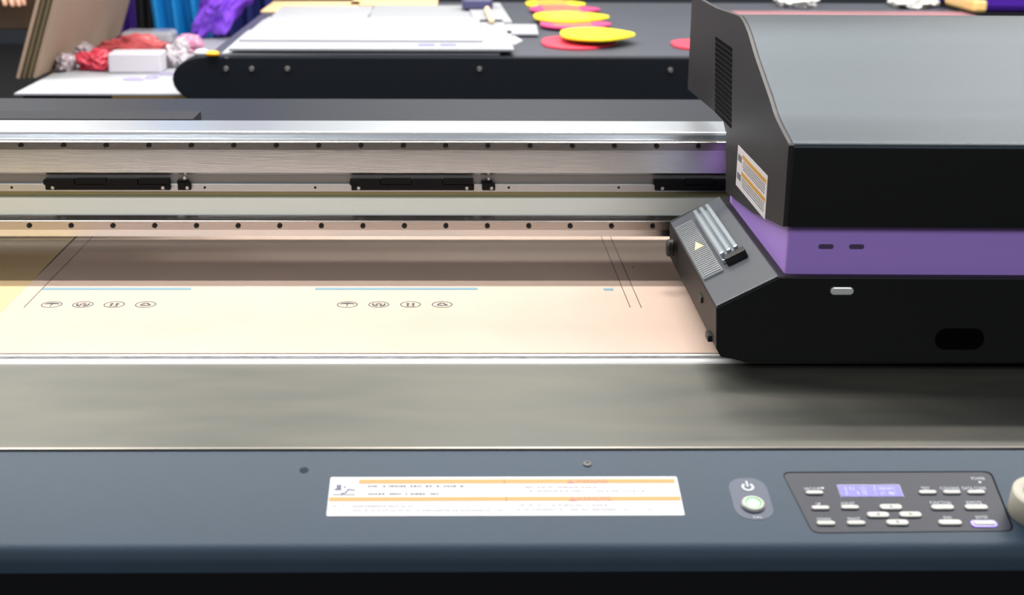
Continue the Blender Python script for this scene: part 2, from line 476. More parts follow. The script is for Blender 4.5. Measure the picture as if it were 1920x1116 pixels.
for px, py in ((1670, 953.2), (1646, 967.7), (1706.5, 967.3), (1682.5, 982.2)):
    ko = keycap(px, py, 42, 10.5)
    u_, v_ = dk(px, py)
    bm = B(); ang = {1670: 90, 1646: 180, 1706.5: 0, 1682.5: -90}[px]
    tri = [Matrix.Rotation(math.radians(ang), 2) @ Vector(p) for p in ((0.0022, 0), (-0.0012, 0.0018), (-0.0012, -0.0018))]
    prism(bm, [(u_ + q.x, v_ + q.y) for q in tri], 0.0024, 0.0026, 'z'); onto(bm, 'arrow_mark', M_grey_ink, ko)
gl = keycap(1844.5, 984, 50, 13.5, 'glowing_ring', M_violet, cp, 0.0016)
gl['label'] = 'violet glow around a key'
bm = B(); u_, v_ = dk(1833.5, 899); merge(bm, text_bm('POWER', 0.0064, 1.05), T(u_, v_, 0.0008) @ Matrix.Diagonal((.60, 1, 1, 1)))
onto(bm, 'legend', M_legend, cp); bm = B()
u_, v_ = dk(1837, 905.5); prism(bm, disc(u_, v_, 0.0014), 0.0006, 0.0009, 'z')
onto(bm, 'indicator_dot', M_legend, cp); bm = B()
u_, v_ = dk(1542, 916.5); prism(bm, disc(u_, v_, 0.0015), 0.0006, 0.0009, 'z')
onto(bm, 'indicator_dot', M_legend, cp)

# cream roll at the far right of the deck
uR, vR = dk(1943, 963)
rl = empty('tape_roll', tuple(DM @ Vector((uR, vR, 0.0))), 'cream round roll with tan centre at the right end of the deck', 'roll')
bm = lathe(B(), [(0.0165, 0.0002), (0.0262, 0.0002), (0.0268, 0.001), (0.0268, 0.024), (0.0258, 0.0252), (0.0192, 0.0252), (0.0165, 0.0246)], 48, T(uR, vR, 0))
onto(bm, 'cream_wall', M_cream, rl, smooth=True)
bm = lathe(B(), [(0, 0.001), (0.0163, 0.001), (0.0163, 0.022), (0.0140, 0.0235), (0, 0.0235)], 40, T(uR, vR, 0))
onto(bm, 'tan_centre', M_tan, rl)

# ------------------------------------------------------------------ printed board on the table
bx0 = atz(60, 528, PZ).x
print('board left', bx0, atz(145.5, 443.3, PZ).x)
bo = empty('printed_board', (0, yc(1.9), TZ), 'wide pale kraft board printed with handling symbols lying on the table', 'board')
yb0 = atz(840, 662.0, PZ).y
bb = build('board_sheet', boxbm(bx0, 1.15, yb0 , yc(2.6), TZ + 0.0002, PZ), [M_board, M_bedge], bo)
for p in bb.data.polygons:
    if abs(p.normal.x) > 0.9: p.material_index = 1
ys_ = B()
prism(ys_, [(XL + .06, yb0), (bx0 - .0003, yb0), (bx0 - .0003, yc(1.93)), (bx0 - .0030, yc(2.05)), (bx0 - .006, yc(2.6)), (XL + .06, yc(2.6))], TZ + .0002, PZ, 'z')
tag(build('yellow_sheet', ys_, M_table, None, (bx0 - .3, yb0, TZ)), 'yellow-tan sheet lying on the table left of the printed board', 'sheet')
def bz(px, py): 
    p = atz(px, py, PZ); return p.x, p.y
H0, H1 = PZ, PZ + 0.0003
for a, b in ((80, 358.3), (591, 895.5), (1131, 1149.5)):
    xa, ya = bz(a, 539.8 if a < 1000 else 541); xb, yb = bz(b, 543.8 if a < 1000 else 545)
    xb = bz(b, 541.8)[0]; xa = bz(a, 541.8)[0]
    build('printed_bar', boxbm(xa, xb, yb, ya, H0, H1), M_cyan, bo, label='light blue printed bar')
for (a, b) in (((174, 443.5), (45, 577)), ((1127, 444), (1182, 577)), ((1145, 444), (1202, 577))):
    p, q = bz(*a), bz(*b); x = (p[0] + q[0]) / 2
    build('printed_line', boxbm(x - 0.00045, x + 0.00045, q[1], yc(2.6), H0, H1), M_inkl, bo, label='hairline printed rule')
IC = {}
def icon_bm(kind):
    bm = B(); r = 0.0138
    ring(bm, 0, 0, r - 0.0013, r, 0, 0.0003, 36)
    def pg(pts, s=r): prism(bm, [(x * s, y * s) for x, y in pts], 0, 0.0003, 'z')
    if kind == 0:          # umbrella
        dome = [(-0.72, 0.10)] + [(0.72 * math.cos(t), 0.10 + 0.52 * math.sin(t)) for t in [math.pi - math.pi * k / 10 for k in range(1, 10)]] + [(0.72, 0.10), (0.36, 0.20), (0, 0.12), (-0.36, 0.20)]
        pg(dome); pg([(-0.04, 0.15), (0.05, 0.15), (0.02, -0.6), (-0.07, -0.6)])
    elif kind == 1:        # hands around a parcel
        for s in (-1, 1):
            pg([(0.62 * s, 0.35), (0.50 * s, 0.38), (0.45 * s, -0.15), (0.10 * s, -0.45), (0.12 * s, -0.68), (0.52 * s, -0.45), (0.66 * s, -0.05)][::s])
            pg([(0.06 * s, 0.05), (0.32 * s, 0.20), (0.32 * s, -0.10), (0.06 * s, -0.28)][::s])
        pg([(-0.30, 0.40), (0, 0.28), (0.30, 0.40), (0, 0.55)])
    elif kind == 2:        # two arrows up
        for s in (-0.26, 0.26):
            pg([(s - 0.22, 0.12), (s, 0.52), (s + 0.22, 0.12)]); pg([(s - 0.08, 0.14), (s + 0.08, 0.14), (s + 0.08, -0.42), (s - 0.08, -0.42)])
        pg([(-0.45, -0.60), (0.45, -0.60), (0.45, -0.52), (-0.45, -0.52)])
    else:                  # recycling arrows
        for a in (90, 210, 330):
            Mx = Matrix.Rotation(math.radians(a - 90), 2)
            for q in ([(-0.18, 0.55), (0.14, 0.55), (0.34, 0.18), (0.20, 0.10), (0.02, 0.40), (-0.24, 0.40)], [(0.12, 0.05), (0.46, 0.24), (0.44, -0.10)]):
                pg([tuple(Mx @ Vector(p)) for p in q])
    return bm
kinds = ['umbrella symbol', 'hands holding a parcel symbol', 'two upward arrows symbol', 'recycling arrows symbol']
for gx in ((97, 155.5, 214.3, 273), (651.2, 710.3, 769.7, 829)):
    for k, px in enumerate(gx):
        x, y = bz(px, 571.3)
        bm = icon_bm(k); xform(bm, T(x, y, PZ))
        build('printed_symbol', bm, M_ink, bo, label=kinds[k])
x, y = bz(1187, 501); build('ink_speck', prismbm(disc(x, y, .0016, 10), PZ, PZ + .0002, 'z'), M_inkl, bo)

# ------------------------------------------------------------------ gantry
ga = empty('gantry', (0, yc(2.05), BZ), 'bright metal gantry beam with two guide rails spanning the printing table', 'gantry')
FY = yc(2.010)
def zpx(py, y): return aty(300, py, y).z
zt = zpx(248, FY)
beam = [(FY, zt - 0.004), (FY + 0.004, zt), (yc(2.109), zt), (yc(2.109), zpx(431, FY) - 0.010), (FY + 0.006, zpx(442.5, FY)), (FY, zpx(431, FY)),
        (FY, zpx(371, FY + .0)), (FY + 0.0001, zpx(371, FY)),
        (FY + 0.012, zpx(371, FY)), (FY + 0.012, zpx(360, FY + .006)), (FY, zpx(360, FY)), (FY, zpx(346, FY)),
        (FY + 0.014, zpx(346, FY) + 0.002), (FY + 0.014, zpx(330, FY + .014)), (FY, zpx(326, FY))]
# upper beam face
def seg(name, ya, yb, za, zb, m, bev=0.0):
    return build(name, boxbm(XL, XR, ya, yb, za, zb), m, ga, bevel=bev)
z_248, z_265, z_281, z_324, z_328, z_346, z_357, z_360, z_371, z_403, z_413, z_431, z_443 = [zpx(p, FY) for p in (248, 265, 281, 324, 328, 346, 357, 360, 371, 403, 413, 431, 443)]
top = build('beam_top', prismbm([(FY + .001, zt - .0125), (FY + .0018, zt - .0095), (FY + .0045, zt - .004), (FY + .0075, zt - .001), (FY + .010, zt), (yc(2.109), zt), (yc(2.109), zt - .0138), (FY + .001, zt - .0138)], XL, XR), M_beamtop, ga)
prof = [(FY + 0.0012, zt - 0.014), (yc(2.109), zt - 0.014), (yc(2.109), z_328), (FY + 0.0035, z_328), (FY + 0.0012, z_324)]
build('beam_face', prismbm(prof, XL, XR), M_beam, ga)
build('groove_plate', boxbm(XL, XR, FY + 0.007, yc(2.105), z_346, z_328), M_groove, ga, label='dark recessed groove')
zs = z_346 + 0.0005
ledge = build('bracket_ledge', boxbm(XL, XR, FY + 0.002, yc(2.105), z_360, zs), mat('ledge_aluminium', (0.62, 0.64, 0.66), 0.4, metal=1), ga, bevel=0.0006)
build('lower_groove', boxbm(XL, XR, FY + 0.009, yc(2.105), z_371 - 0.004, z_360), M_olive, ga, label='olive recessed groove')
PYf = FY + 0.001
build('pale_band', boxbm(XL, XR, PYf, yc(2.100), zpx(405, PYf), zpx(371, PYf)), M_pale, ga, bevel=0.0008, label='pale cream-green bar')
build('beam_foot', prismbm([(FY, z_413 + .003), (yc(2.1), z_413 + .003), (yc(2.1), z_443), (FY, z_443), (FY, z_431 + .003)], XL, XR), M_chrome, ga)
def rail(yface, pyt, pyb, ytop, holes_px, pyh, sc_):
    zt_, zb_ = zpx(pyt, yface), zpx(pyb, yface)
    zm = zpx(pyh, yface); h = zt_ - zb_
    bm = B()
    ch = 0.0016
    pitch = 0.060; r = 0.0042; nn = 32
    xs = aty(holes_px, pyh, yface).x
    xc = xs - 60 * pitch
    while xc < XL: xc += pitch
    centres = []
    while xc < XR - 0.03: centres.append(xc); xc += pitch
    zlo, zhi = zb_, zt_ - ch
    def V(x, y, z): return bm.verts.new((x, y, z))
    for c in centres:
        xa, xb = c - pitch / 2, c + pitch / 2
        angs = sorted([2 * math.pi * k / nn for k in range(nn)] + [math.atan2(z - zm, x - c) % (2 * math.pi) for x in (xa, xb) for z in (zlo, zhi)])
        I, O = [], []; D_ = []
        for a in angs:
            ca, sa = math.cos(a), math.sin(a)
            t = min([( (xb - c) / ca if ca > 1e-9 else (xa - c) / ca if ca < -1e-9 else 9), ((zhi - zm) / sa if sa > 1e-9 else (zlo - zm) / sa if sa < -1e-9 else 9)])
            I.append(V(c + r * ca, yface, zm + r * sa)); O.append(V(c + t * ca, yface, zm + t * sa)); D_.append(V(c + r * ca, yface + 0.0035, zm + r * sa))
        n_ = len(angs)
        for k in range(n_):
            j = (k + 1) % n_
            bm.faces.new((I[k], O[k], O[j], I[j])); bm.faces.new((D_[k], I[k], I[j], D_[j]))
        bm.faces.new(D_)
    x0, x1 = centres[0] - pitch / 2, centres[-1] + pitch / 2
    # rest of the section: chamfer, top, back, bottom
    sec = [(yface, zhi), (yface + 0.0004, zhi + ch * .65), (yface + ch, zt_), (ytop, zt_), (ytop, zlo), (yface, zlo)]
    A = [V(x0, *p) for p in sec]; Bb = [V(x1, *p) for p in sec]
    for k in range(len(sec) - 1): bm.faces.new((A[k], A[k + 1], Bb[k + 1], Bb[k]))
    bm.faces.new(A); bm.faces.new(Bb)
    for f in bm.faces: f.normal_update()
    o = build('guide_rail', bm, M_rail, ga)
    # bolts, one in every counterbore
    bb_ = B(); lathe(bb_, [(0, 0.0006), (0.0014, 0.0006), (0.0014, 0.0020), (0.0030, 0.0020), (0.0034, 0.0016), (0.0034, -0.0006), (0, -0.0006)], 20, RX(90))
    bb_.transform(T(centres[0], yface + 0.0033, zm))
    b0 = build('rail_bolt', bb_, M_bolt, o)
    for c in centres[1:]:
        x_ = b0.copy(); C.objects.link(x_); x_.parent = o; x_.location = (c - centres[0], 0, 0)
    return o, zt_, zb_
r1, r1t, r1b = rail(yc(1.995), 265, 281, FY + 0.0012, 756.3, 272.5, 79.25)
r2, r2t, r2b = rail(yc(2.0005), 413, 431, FY, 758.3, 423, 77.33)
# dark top lip over the lower rail
build('rail_top_lip', prismbm([(yc(2.0015), r2t + .0001), (FY, r2t + .0001), (FY, z_403 - 0.0002), (FY - 0.002, z_403 - .0002)], XL, XR), M_chrome, ga)
# black sensor brackets with zinc screws
def bracket(px0, px1, fine=True):
    ya = FY - 0.004
    x0, x1 = aty(px0, 346, ya).x, aty(px1, 346, ya).x
    bm = B()
    zb_, zt_ = zpx(356.5, ya), zpx(346.5, ya); zu = zpx(337, ya)
    prism(bm, rrect(x0 + 0.002, x1, zb_, zt_ + 0.001, 0.0012, 4), ya, FY + 0.0025, 'y')
    n = 4; L = (x1 - x0) / n
    for k in range(n):
        s = 0.0012
        prism(bm, rrect(x0 + k * L, x0 + (k + 1) * L - s, zt_, zu + (0.0008 if k % 2 else 0), 0.001, 3), ya - (0.0018 if k in (0, 2) else 0.0), FY + 0.008 , 'y')
    b = build('sensor_bracket', bm, mat('bracket_black', (0.003, 0.003, 0.004), 0.5, spec=.2), ga)
    return b, x0, x1, ya
def screw_at(x, y, z, parent, r=0.0028):
    bm = lathe(B(), [(0, 0.0010), (r * .3, 0.0012), (r * .35, 0.0018), (r * .8, 0.0018), (r, 0.0010), (r, 0), (0, 0)], 20, T(x, y, z) @ RX(90))
    build('screw', bm, M_screw, parent)
for a, b in ((82, 319), (656, 889), (1226, 1459)):
    br, x0, x1, ya = bracket(a, b)
    zz = zpx(352, ya)
    screw_at(x0 + 0.0125, ya, zz, br); screw_at(x1 - 0.0105, ya, zz, br)
for a, b in ((333, 357.5), (904, 928.5)):
    ya = FY - 0.004
    x0, x1 = aty(a, 346, ya).x, aty(b, 346, ya).x
    bm = B()
    prism(bm, rrect(x0, x1, zpx(356.5, ya), zpx(343, ya), 0.0012, 4), ya, FY + 0.0025, 'y')
    box(bm, x0 - .001, x1 - .004, FY - 0.001, FY + 0.010, zpx(345, ya), zpx(339.5, ya))
    sb = build('switch_bracket', bm, MATS['bracket_black'], ga)
    screw_at(x1 - 0.0052, ya, zpx(352, ya), sb)
    bm = lathe(B(), [(0, 0), (0.0035, 0), (0.0035, 0.003), (0.002, 0.004), (0, 0.004)], 6, T((x0 + x1) / 2, FY + 0.004, zpx(338.5, ya)))
    build('hex_nut', bm, M_screw, sb)
for px in (22, 384, 591, 954, 1160):
    p = aty(px, 351.7, FY + 0.002)
    build('tapped_hole', prismbm(disc(p.x, p.z, 0.0019, 16), FY + 0.0016, FY + 0.0021, 'y'), M_bolt, ga)
# cable tray behind the beam, left; rear cover; uprights at both ends
xb = aty(377, 208, yc(2.312)).x
ztr = zpx(208, yc(2.312)); yfr = atz(352, 223.5, ztr).y
build('cable_tray', boxbm(XL, xb, yfr, yc(2.312), ztr - 0.035, ztr), mat('tray_black', (0.018, 0.020, 0.027), 0.6, bump=0.15, bscale=600, spec=.15), ga, bevel=0.0008)
build('tray_support', boxbm(XL, xb - 0.03, yfr, yc(2.31), zc(-0.425), ztr - 0.035), M_black, ga)
build('added_light_baffle', boxbm(XL, XR, yc(2.1145), yc(2.214), zc(-0.425), zc(-0.405)), M_black, ga)  # added unseen block, keeps tube light off the board under the beam
rc0 = atz(840, 185.5, zc(-0.42))
build('rear_cover', boxbm(XL - .1, XR + .1, yc(2.38), rc0.y, zc(-0.436), zc(-0.42)), mat('rear_cover_paint', (0.0203, 0.0234, 0.0312), 0.40, bump=0.02, bscale=200, spec=.12), ga, bevel=0.003, label='dark grey flat cover')
for s, xx in ((0, XL - 0.1), (1, XR)):
    build('end_upright', boxbm(xx, xx + 0.1, yc(1.98), yc(2.46), BZ, zt + 0.01), M_black, ga)

# ------------------------------------------------------------------ carriage
CX = 0.372 + 0.0
CX = aty(1468, 425, yc(1.545)).x
cfy = yc(1.545)
ca = empty('print_carriage', (CX, cfy, zc(-0.545)), 'large black and purple print head carriage hanging on the gantry', 'print carriage')
CW = 0.56
zfb = aty(1470, 425, cfy).z; zft = aty(1482, 269.5, cfy).z
def sx(px, py): p = atx(px, py, CX); return (p.y, p.z)
pA, pB = (cfy + 0.003, zft), (cfy + 0.078, zft + 0.0155)
ctl = [pA, pB, (yc(1.672), zc(-0.2555)), sx(1410, 108), sx(1396, 65), sx(1386, 42), sx(1377, 30)]
sm = []
for i in range(len(ctl) - 1):
    p0, p1_, p2_, p3_ = [Vector(ctl[max(0, min(len(ctl) - 1, i + k))]) for k in (-1, 0, 1, 2)]
    for k in range(6):
        t = k / 6
        sm.append(tuple(0.5 * ((2 * p1_) + (p2_ - p0) * t + (2 * p0 - 5 * p1_ + 4 * p2_ - p3_) * t * t + (3 * p1_ - p0 - 3 * p2_ + p3_) * t ** 3)))
sm.append(ctl[-1])
crest = [(cfy, zfb), (cfy, zft - 0.003), *sm]
kx = crest[-1]
cover = [*crest, (yc(1.93), kx[1] - 0.002), (yc(1.93), zfb)]
up = build('upper_cover', prismbm(cover, CX + 0.004, CX + CW), M_cover, ca)
for p in up.data.polygons: p.use_smooth = True
up.modifiers.new('es', 'EDGE_SPLIT').split_angle = math.radians(50)
build('darkened_front', boxbm(CX + 0.0065, CX + CW, cfy - 0.0012, cfy + 0.002, zfb - 0.0003, zft - 0.0045), M_house, ca, label='black carriage front, shade put into its colour')  # added slab over the cover front, putting its shade into the colour
side = [sx(1467, 424), sx(1482, 270), *crest[2:], sx(1330, 15), (yc(2.31), kx[1] - 0.008), (yc(2.31), sx(1272, 165)[1]), sx(1345, 222), sx(1352, 250), sx(1352, 360), sx(1405, 398), sx(1437, 411)]
side[0] = (cfy, zfb); side[1] = (cfy, zft - 0.002)
sp = build('side_plate', prismbm(side, CX, CX + 0.006), mat('side_plate_paint', (0.011, 0.0108, 0.012), 0.5, spec=.4), ca, label='charcoal side plate')
# small slit near the left edge of the sloping top
q = sx(1420, 143)
bm = boxbm(CX + .012, CX + .024, q[0] - .0012, q[0] + .0012, q[1] - .002, q[1] + .0012)
build('cover_slit', bm, M_bolt, up)
# vents
bm = B()
for k in range(15):
    py = 72 + k * 9.6
    a = sx(1330, py); b_ = sx(1364, py + 12)
    z = a[1]
    box(bm, CX - 0.0006, CX + 0.001, b_[0], a[0], z - 0.0027, z + 0.0027)
build('vent_slots', bm, mat('vent_shadow', (0.002, 0.002, 0.002), 0.9, spec=.05), sp)
# warning label on the side
xl = CX - 0.0005
la = [atx(px, py, xl) for px, py in ((1376, 279), (1437, 322), (1432, 404), (1372, 354))]
y0l, y1l = (la[0].y + la[3].y) / 2, (la[1].y + la[2].y) / 2
z0l = (la[2].z + la[3].z) / 2; z1l = (la[0].z + la[1].z) / 2
wl = build('warning_label', boxbm(xl, xl + 0.0005, y1l, y0l, z0l, z1l), M_white, sp, label='white sticker with orange bars')
bm = B(); hl = z1l - z0l; wl_ = y0l - y1l
for f_ in (0.86, 0.44):
    box(bm, xl - 0.0002, xl, y1l + wl_ * .03, y0l - wl_ * .18, z0l + hl * (f_ - 0.07), z0l + hl * (f_ + 0.03))
build('orange_bars', bm, M_orange, wl)
bm = B()
for f_ in (0.74, 0.68, 0.62, 0.56, 0.32, 0.26, 0.20, 0.14):
    x = y1l + wl_ * .06
    while x < y0l - wl_ * .22:
        l_ = random.uniform(.004, .012); box(bm, xl - 0.0002, xl, x, min(x + l_, y0l - wl_ * .2), z0l + hl * f_ - .0007, z0l + hl * f_ + .0007); x += l_ + .002
for f_ in (0.75, 0.3):
    box(bm, xl - 0.0002, xl, y0l - wl_ * .16, y0l - wl_ * .03, z0l + hl * (f_ - 0.10), z0l + hl * (f_ + 0.06))
build('small_print', bm, M_grey_ink, wl)
# purple band
pf = cfy + 0.013
zpb = aty(1470, 517.5, pf).z
px_ = aty(1474, 470, pf).x
bm = boxbm(px_, CX + CW - 0.006, pf, yc(1.93), zpb - 0.003, zfb + 0.002)
pu = build('purple_band', bm, M_purple, ca, bevel=0.004, seg=3, label='purple plastic middle band')
zsl = sx(1352, 360)[1]
build('purple_back', prismbm([(pf + 0.02, zpb), (yc(1.93), zpb), (yc(1.93), zsl + .001), (pf + .3, zsl + 0.01), (pf + 0.02, zfb)], px_ + 0.003, px_ + 0.03), M_purple, ca)
for a in (1548, 1605):
    p = aty(a, 462, pf); build('band_slot', prismbm(rrect(p.x - .0085, p.x + .0085, p.z - .0028, p.z + .0028, .0024), pf - .0004, pf + .001, 'y'), mat('slot_shadow', (0.06, 0.035, 0.10), 0.6), pu)
# lower housing
zhb = aty(1500, 679.5, cfy).z
zht = aty(1500, 519.5, cfy).z
print('housing bottom z', zhb - BZ, 'board top', PZ - BZ)
p1 = aty(1343, 578, cfy); p2 = aty(1462, 519.5, cfy); p3 = aty(1343, 655, cfy); p4 = aty(1400, 670, cfy)
zhb = max(zhb, PZ + 0.004)
hp = [(p4.x, zhb), (p3.x + .006, zhb + .006), (p3.x, zhb + 0.016), (p1.x, p1.z), (p2.x, zht), (CX + CW - .01, zht), (CX + CW - .01, zhb)]
ho = build('lower_housing', prismbm(hp, cfy, yc(1.955), 'y'), M_house, ca, bevel=0.0016)
# shoulder panel on the sloping flank
sl = Vector((p2.x - p1.x, 0, zht - p1.z)); Ls = sl.length; sl.normalize(); sn = Vector((-sl.z, 0, sl.x))
SM = Matrix(((sl.x, 0, sn.x, p1.x), (0, 1, 0, cfy), (sl.z, 0, sn.z, p1.z), (0, 0, 0, 1)))
D = yc(1.955) - cfy
def flank(bm, name, m, parent, **k): return build(name, xform(bm, SM), m, parent, **k)
flank(boxbm(0.001, Ls - 0.001, 0.001, D - 0.002, 0.0, 0.002), 'shoulder_panel', M_shoulder, ca, bevel=0.0008)
y_a, y_b = D * 0.30, D * 0.86
sk = flank(boxbm(Ls * .42, Ls * .74, y_a, y_b, 0.002, 0.008), 'heat_sink', M_sink, ca, bevel=0.0008, label='ridged silver-blue metal block')
for q in (.43, .545, .66):
    flank(boxbm(Ls * q, Ls * (q + .075), y_a + .004, y_b, 0.008, 0.016), 'fin', M_sink, sk, bevel=0.0015)
flank(boxbm(Ls * .46, Ls * .80, y_a - 0.014, y_a + 0.004, 0.002, 0.012), 'end_clip', M_bolt, sk, bevel=0.001)
bm = B(); box(bm, Ls * .04, Ls * .36, D * .24, D * .86, 0.002, 0.005)
k_ = D * .25
while k_ < D * .85:
    box(bm, Ls * .05, Ls * .35, k_, k_ + .004, .005, .0065); k_ += .008
rb = flank(bm, 'ribbed_plate', M_rib, ca)
flank(prismbm([(Ls * .14, D * .52), (Ls * .30, D * .52), (Ls * .22, D * .60)], .0066, .0069, 'z'), 'warning_triangle', mat('pale_yellow_ink', (0.85, 0.65, 0.35), 0.5), rb)
# side roller bracket low at the front corner and cable clips
build('corner_bracket', boxbm(p3.x - 0.005, p3.x + 0.004, cfy + 0.03, cfy + 0.050, zhb + 0.014, zhb + 0.022), M_bolt, ca, bevel=0.001)
build('corner_bracket', boxbm(p3.x - 0.004, p3.x + 0.004, cfy + 0.10, cfy + 0.12, zhb + 0.040, zhb + 0.048), M_bolt, ca, bevel=0.001)
bm = lathe(B(), [(0, 0), (0.011, 0), (0.012, 0.002), (0.012, 0.008), (0.010, 0.010), (0, 0.010)], 24, T(p3.x - 0.004, cfy + 0.345, zhb + 0.045) @ RY(-90))
build('side_knob', bm, M_bolt, ca)
# badge and hand hole
p = aty(1577.5, 544.5, cfy)
bm = B(); prism(bm, rrect(p.x - .0132, p.x + .0132, p.z - .0045, p.z + .0045, .0043), cfy - 0.003, cfy + .001, 'y')
build('release_latch', bm, mat('pale_metal', (0.80, 0.82, 0.83), 0.3, metal=0.6), ca, bevel=0.001, label='small pale oval latch')
p = aty(1797, 634, cfy)
bm = B(); prism(bm, rrect(p.x - .028, p.x + .028, p.z - .0128, p.z + .0128, .0122, 8), cfy - 0.0004, cfy + .004, 'y')
build('hand_hole', bm, mat('opening_shade', (0.001, 0.001, 0.001), 0.9, spec=0.05), ca, label='dark oval opening')  # black plate on the face, the opening's shade put into its colour
build('mounting_plate', boxbm(CX + .03, CX + CW - .03, yc(1.93), yc(1.9945), zhb + 0.03, zft), M_black, ca)
ca.rotation_euler = (0, 0, math.radians(-1.0))

# ------------------------------------------------------------------ second printer behind
SZ = zc(-0.45); sy0 = yc(3.557); sy1 = atz(840, 4.5, SZ).y
s2 = empty('second_printer', (0.2, sy0, 0), 'long black printer with rounded end and grey top behind the gantry', 'printer')
xe = aty(323, 150, sy0).x
r_ = 0.058; rx_ = 0.082
pts = []
for k in range(13):
    a = math.radians(90 + 180 * k / 12); pts.append((xe + rx_ + rx_ * math.cos(a), SZ - r_ + r_ * math.sin(a)))
pts += [(3.4, SZ - 2 * r_), (3.4, SZ)]
M_s2 = mat('second_printer_black', (0.005, 0.008, 0.014), 0.5, spec=.25)
M_s2t = mat('second_printer_top', (0.0484, 0.0538, 0.0733), 0.45, spec=.3, var=0.08, vscale=4)
b2 = build('front_beam', prismbm(pts, sy0, sy0 + 0.06, 'y'), M_s2, s2, bevel=0.004)
build('table_top', boxbm(xe + 0.085, 3.38, sy0 + 0.03, sy1, SZ - 0.10, SZ + 0.0008), M_s2t, s2, bevel=0.004)
build('base_cabinet', boxbm(xe + 0.3, 3.2, sy0 + 0.1, sy1 - .1, 0, SZ - 0.1), M_s2, s2)
for px, py in ((424, 129), (472, 129), (539, 129), (899, 129.5), (1257, 131.5)):
    p = aty(px, py, sy0)
    build('screw', lathe(B(), [(0, .001), (.004, .001), (.0045, .003), (.0065, .002), (.0065, 0), (0, 0)], 18, T(p.x, sy0, p.z) @ RX(90)), M_screw, s2)
p = atz(425, 109, SZ)
build('screw', lathe(B(), [(0, .002), (.006, .002), (.006, 0), (0, 0)], 18, T(p.x, p.y, SZ)), M_screw, s2)
p = atz(398, 106, SZ)
kb = build('orange_cap', lathe(B(), [(.013, 0), (.017, .001), (.017, .007), (.012, .011), (0, .012)], 24, T(p.x, p.y + .01, SZ + .001)), mat('orange_cap', (0.95, 0.42, 0.01), 0.35), s2, smooth=True)
p = atz(376, 104, SZ)
build('end_cap', lathe(B(), [(.018, 0), (.022, .002), (.020, .010), (.010, .016), (0, .017)], 24, T(p.x, p.y + .02, SZ - .002)), mat('pale_cap', (0.40, 0.43, 0.46), 0.3), s2, smooth=True)

# white foam boards stacked on it
M_foam = mat('white_foam_board', (0.335, 0.350, 0.385), 0.5, var=0.02, vscale=3)
M_foam2 = mat('white_gloss_board', (0.315, 0.33, 0.36), 0.45)
M_ply = mat('thin_plywood', (0.80, 0.56, 0.28), 0.5, var=0.1, vscale=6, stretch=(0.3, 3, 1))
sheets = [  # corners given on the table: left px, right px, front py, back py, turn, label
    (414, 935, 103, 60, 0.6, M_foam, 'white board at the bottom of the stack with its front edge in shade'),
    (640, 966, 97, 60, -2.2, M_foam, 'white board skewed out of the stack on its right side'),
    (428, 962, 95, 40, 0.3, M_foam2, 'broad glossy white board with two grey printed dashes'),
    (944, 985, 90, 66, 0, M_foam, 'pointed white offcut sticking out right under the stack'),
    (450, 905, 78, 36, -0.4, M_foam, 'smooth white board lying in the middle of the stack'),
    (900, 1012, 66, 48, -2, M_foam, 'narrow white strip reaching toward the yellow cutouts'),
    (505, 690, 36, 15, 1.0, M_foam, 'white board at the back left of the stack'),
    (690, 888, 36, 13, -0.5, M_foam2, 'white board at the back middle beside the plywood'),
    (885, 955, 44, 8, 1.5, M_foam, 'small white board at the back right corner of the stack'),
]
zz = SZ + 0.001
order = []
for i, (a, b, f0, b0, tn, m_, lbl) in enumerate(sheets):
    th = 0.005
    z = zz + 0.0055 * [0, 1, 2, 0, 3, 1, 1, 1, 2][i]
    A, Bq = atz(a, f0, z), atz(b, f0, z)
    Y1 = atz(840, b0, z).y
    cx, cyy = (A.x + Bq.x) / 2, (A.y + Y1) / 2
    hw_, hd = (Bq.x - A.x) / 2, (Y1 - A.y) / 2
    bm = B()
    if i == 3: prism(bm, [(-hw_, -hd), (hw_ * .15, -hd * .7), (hw_, -hd * .1), (hw_ * .1, hd), (-hw_, hd)], 0, th, 'z')
    else: box(bm, -hw_, hw_, -hd, hd, 0, th)
    xform(bm, T(cx, cyy, z) @ RZ(tn))
    o = build('foam_board', bm, m_, None, (cx, cyy, z)); tag(o, lbl, 'board', 'white boards stacked on the second printer')
    if i == 2:
        bm = B()
        for q0, q1 in ((783, 815), (825, 856)):
            P0, P1, P2 = atz(q0, 86.5, z + th), atz(q1, 86.5, z + th), atz(q1, 82.5, z + th)
            box(bm, P0.x, P1.x, P0.y, P2.y, z + th, z + th + .0004)
        build('printed_dashes', bm, mat('dash_ink', (0.14, 0.14, 0.26), 0.5), o)
for i, (a, b, f0, b0, tn, lbl) in enumerate(((480, 660, 30, 8, 3, 'thin tan plywood sheet leaning out behind the white boards'), (655, 820, 12, 1, -3, 'thin tan plywood sheet behind the middle of the white stack'))):
    z = zz + 0.0001 + 0.006 * 0
    A, Bq = atz(a, f0, z), atz(b, f0, z); Y1 = atz(840, b0, z).y
    bm = boxbm(A.x, Bq.x, A.y + .12, Y1 + .05, z, z + .004) if i == 0 else boxbm(A.x, Bq.x, A.y + .02, Y1, z, z + .004)
    tag(build('plywood_sheet', bm, M_ply, None, (A.x, A.y, z)), lbl, 'plywood sheet', 'plywood behind the boards')
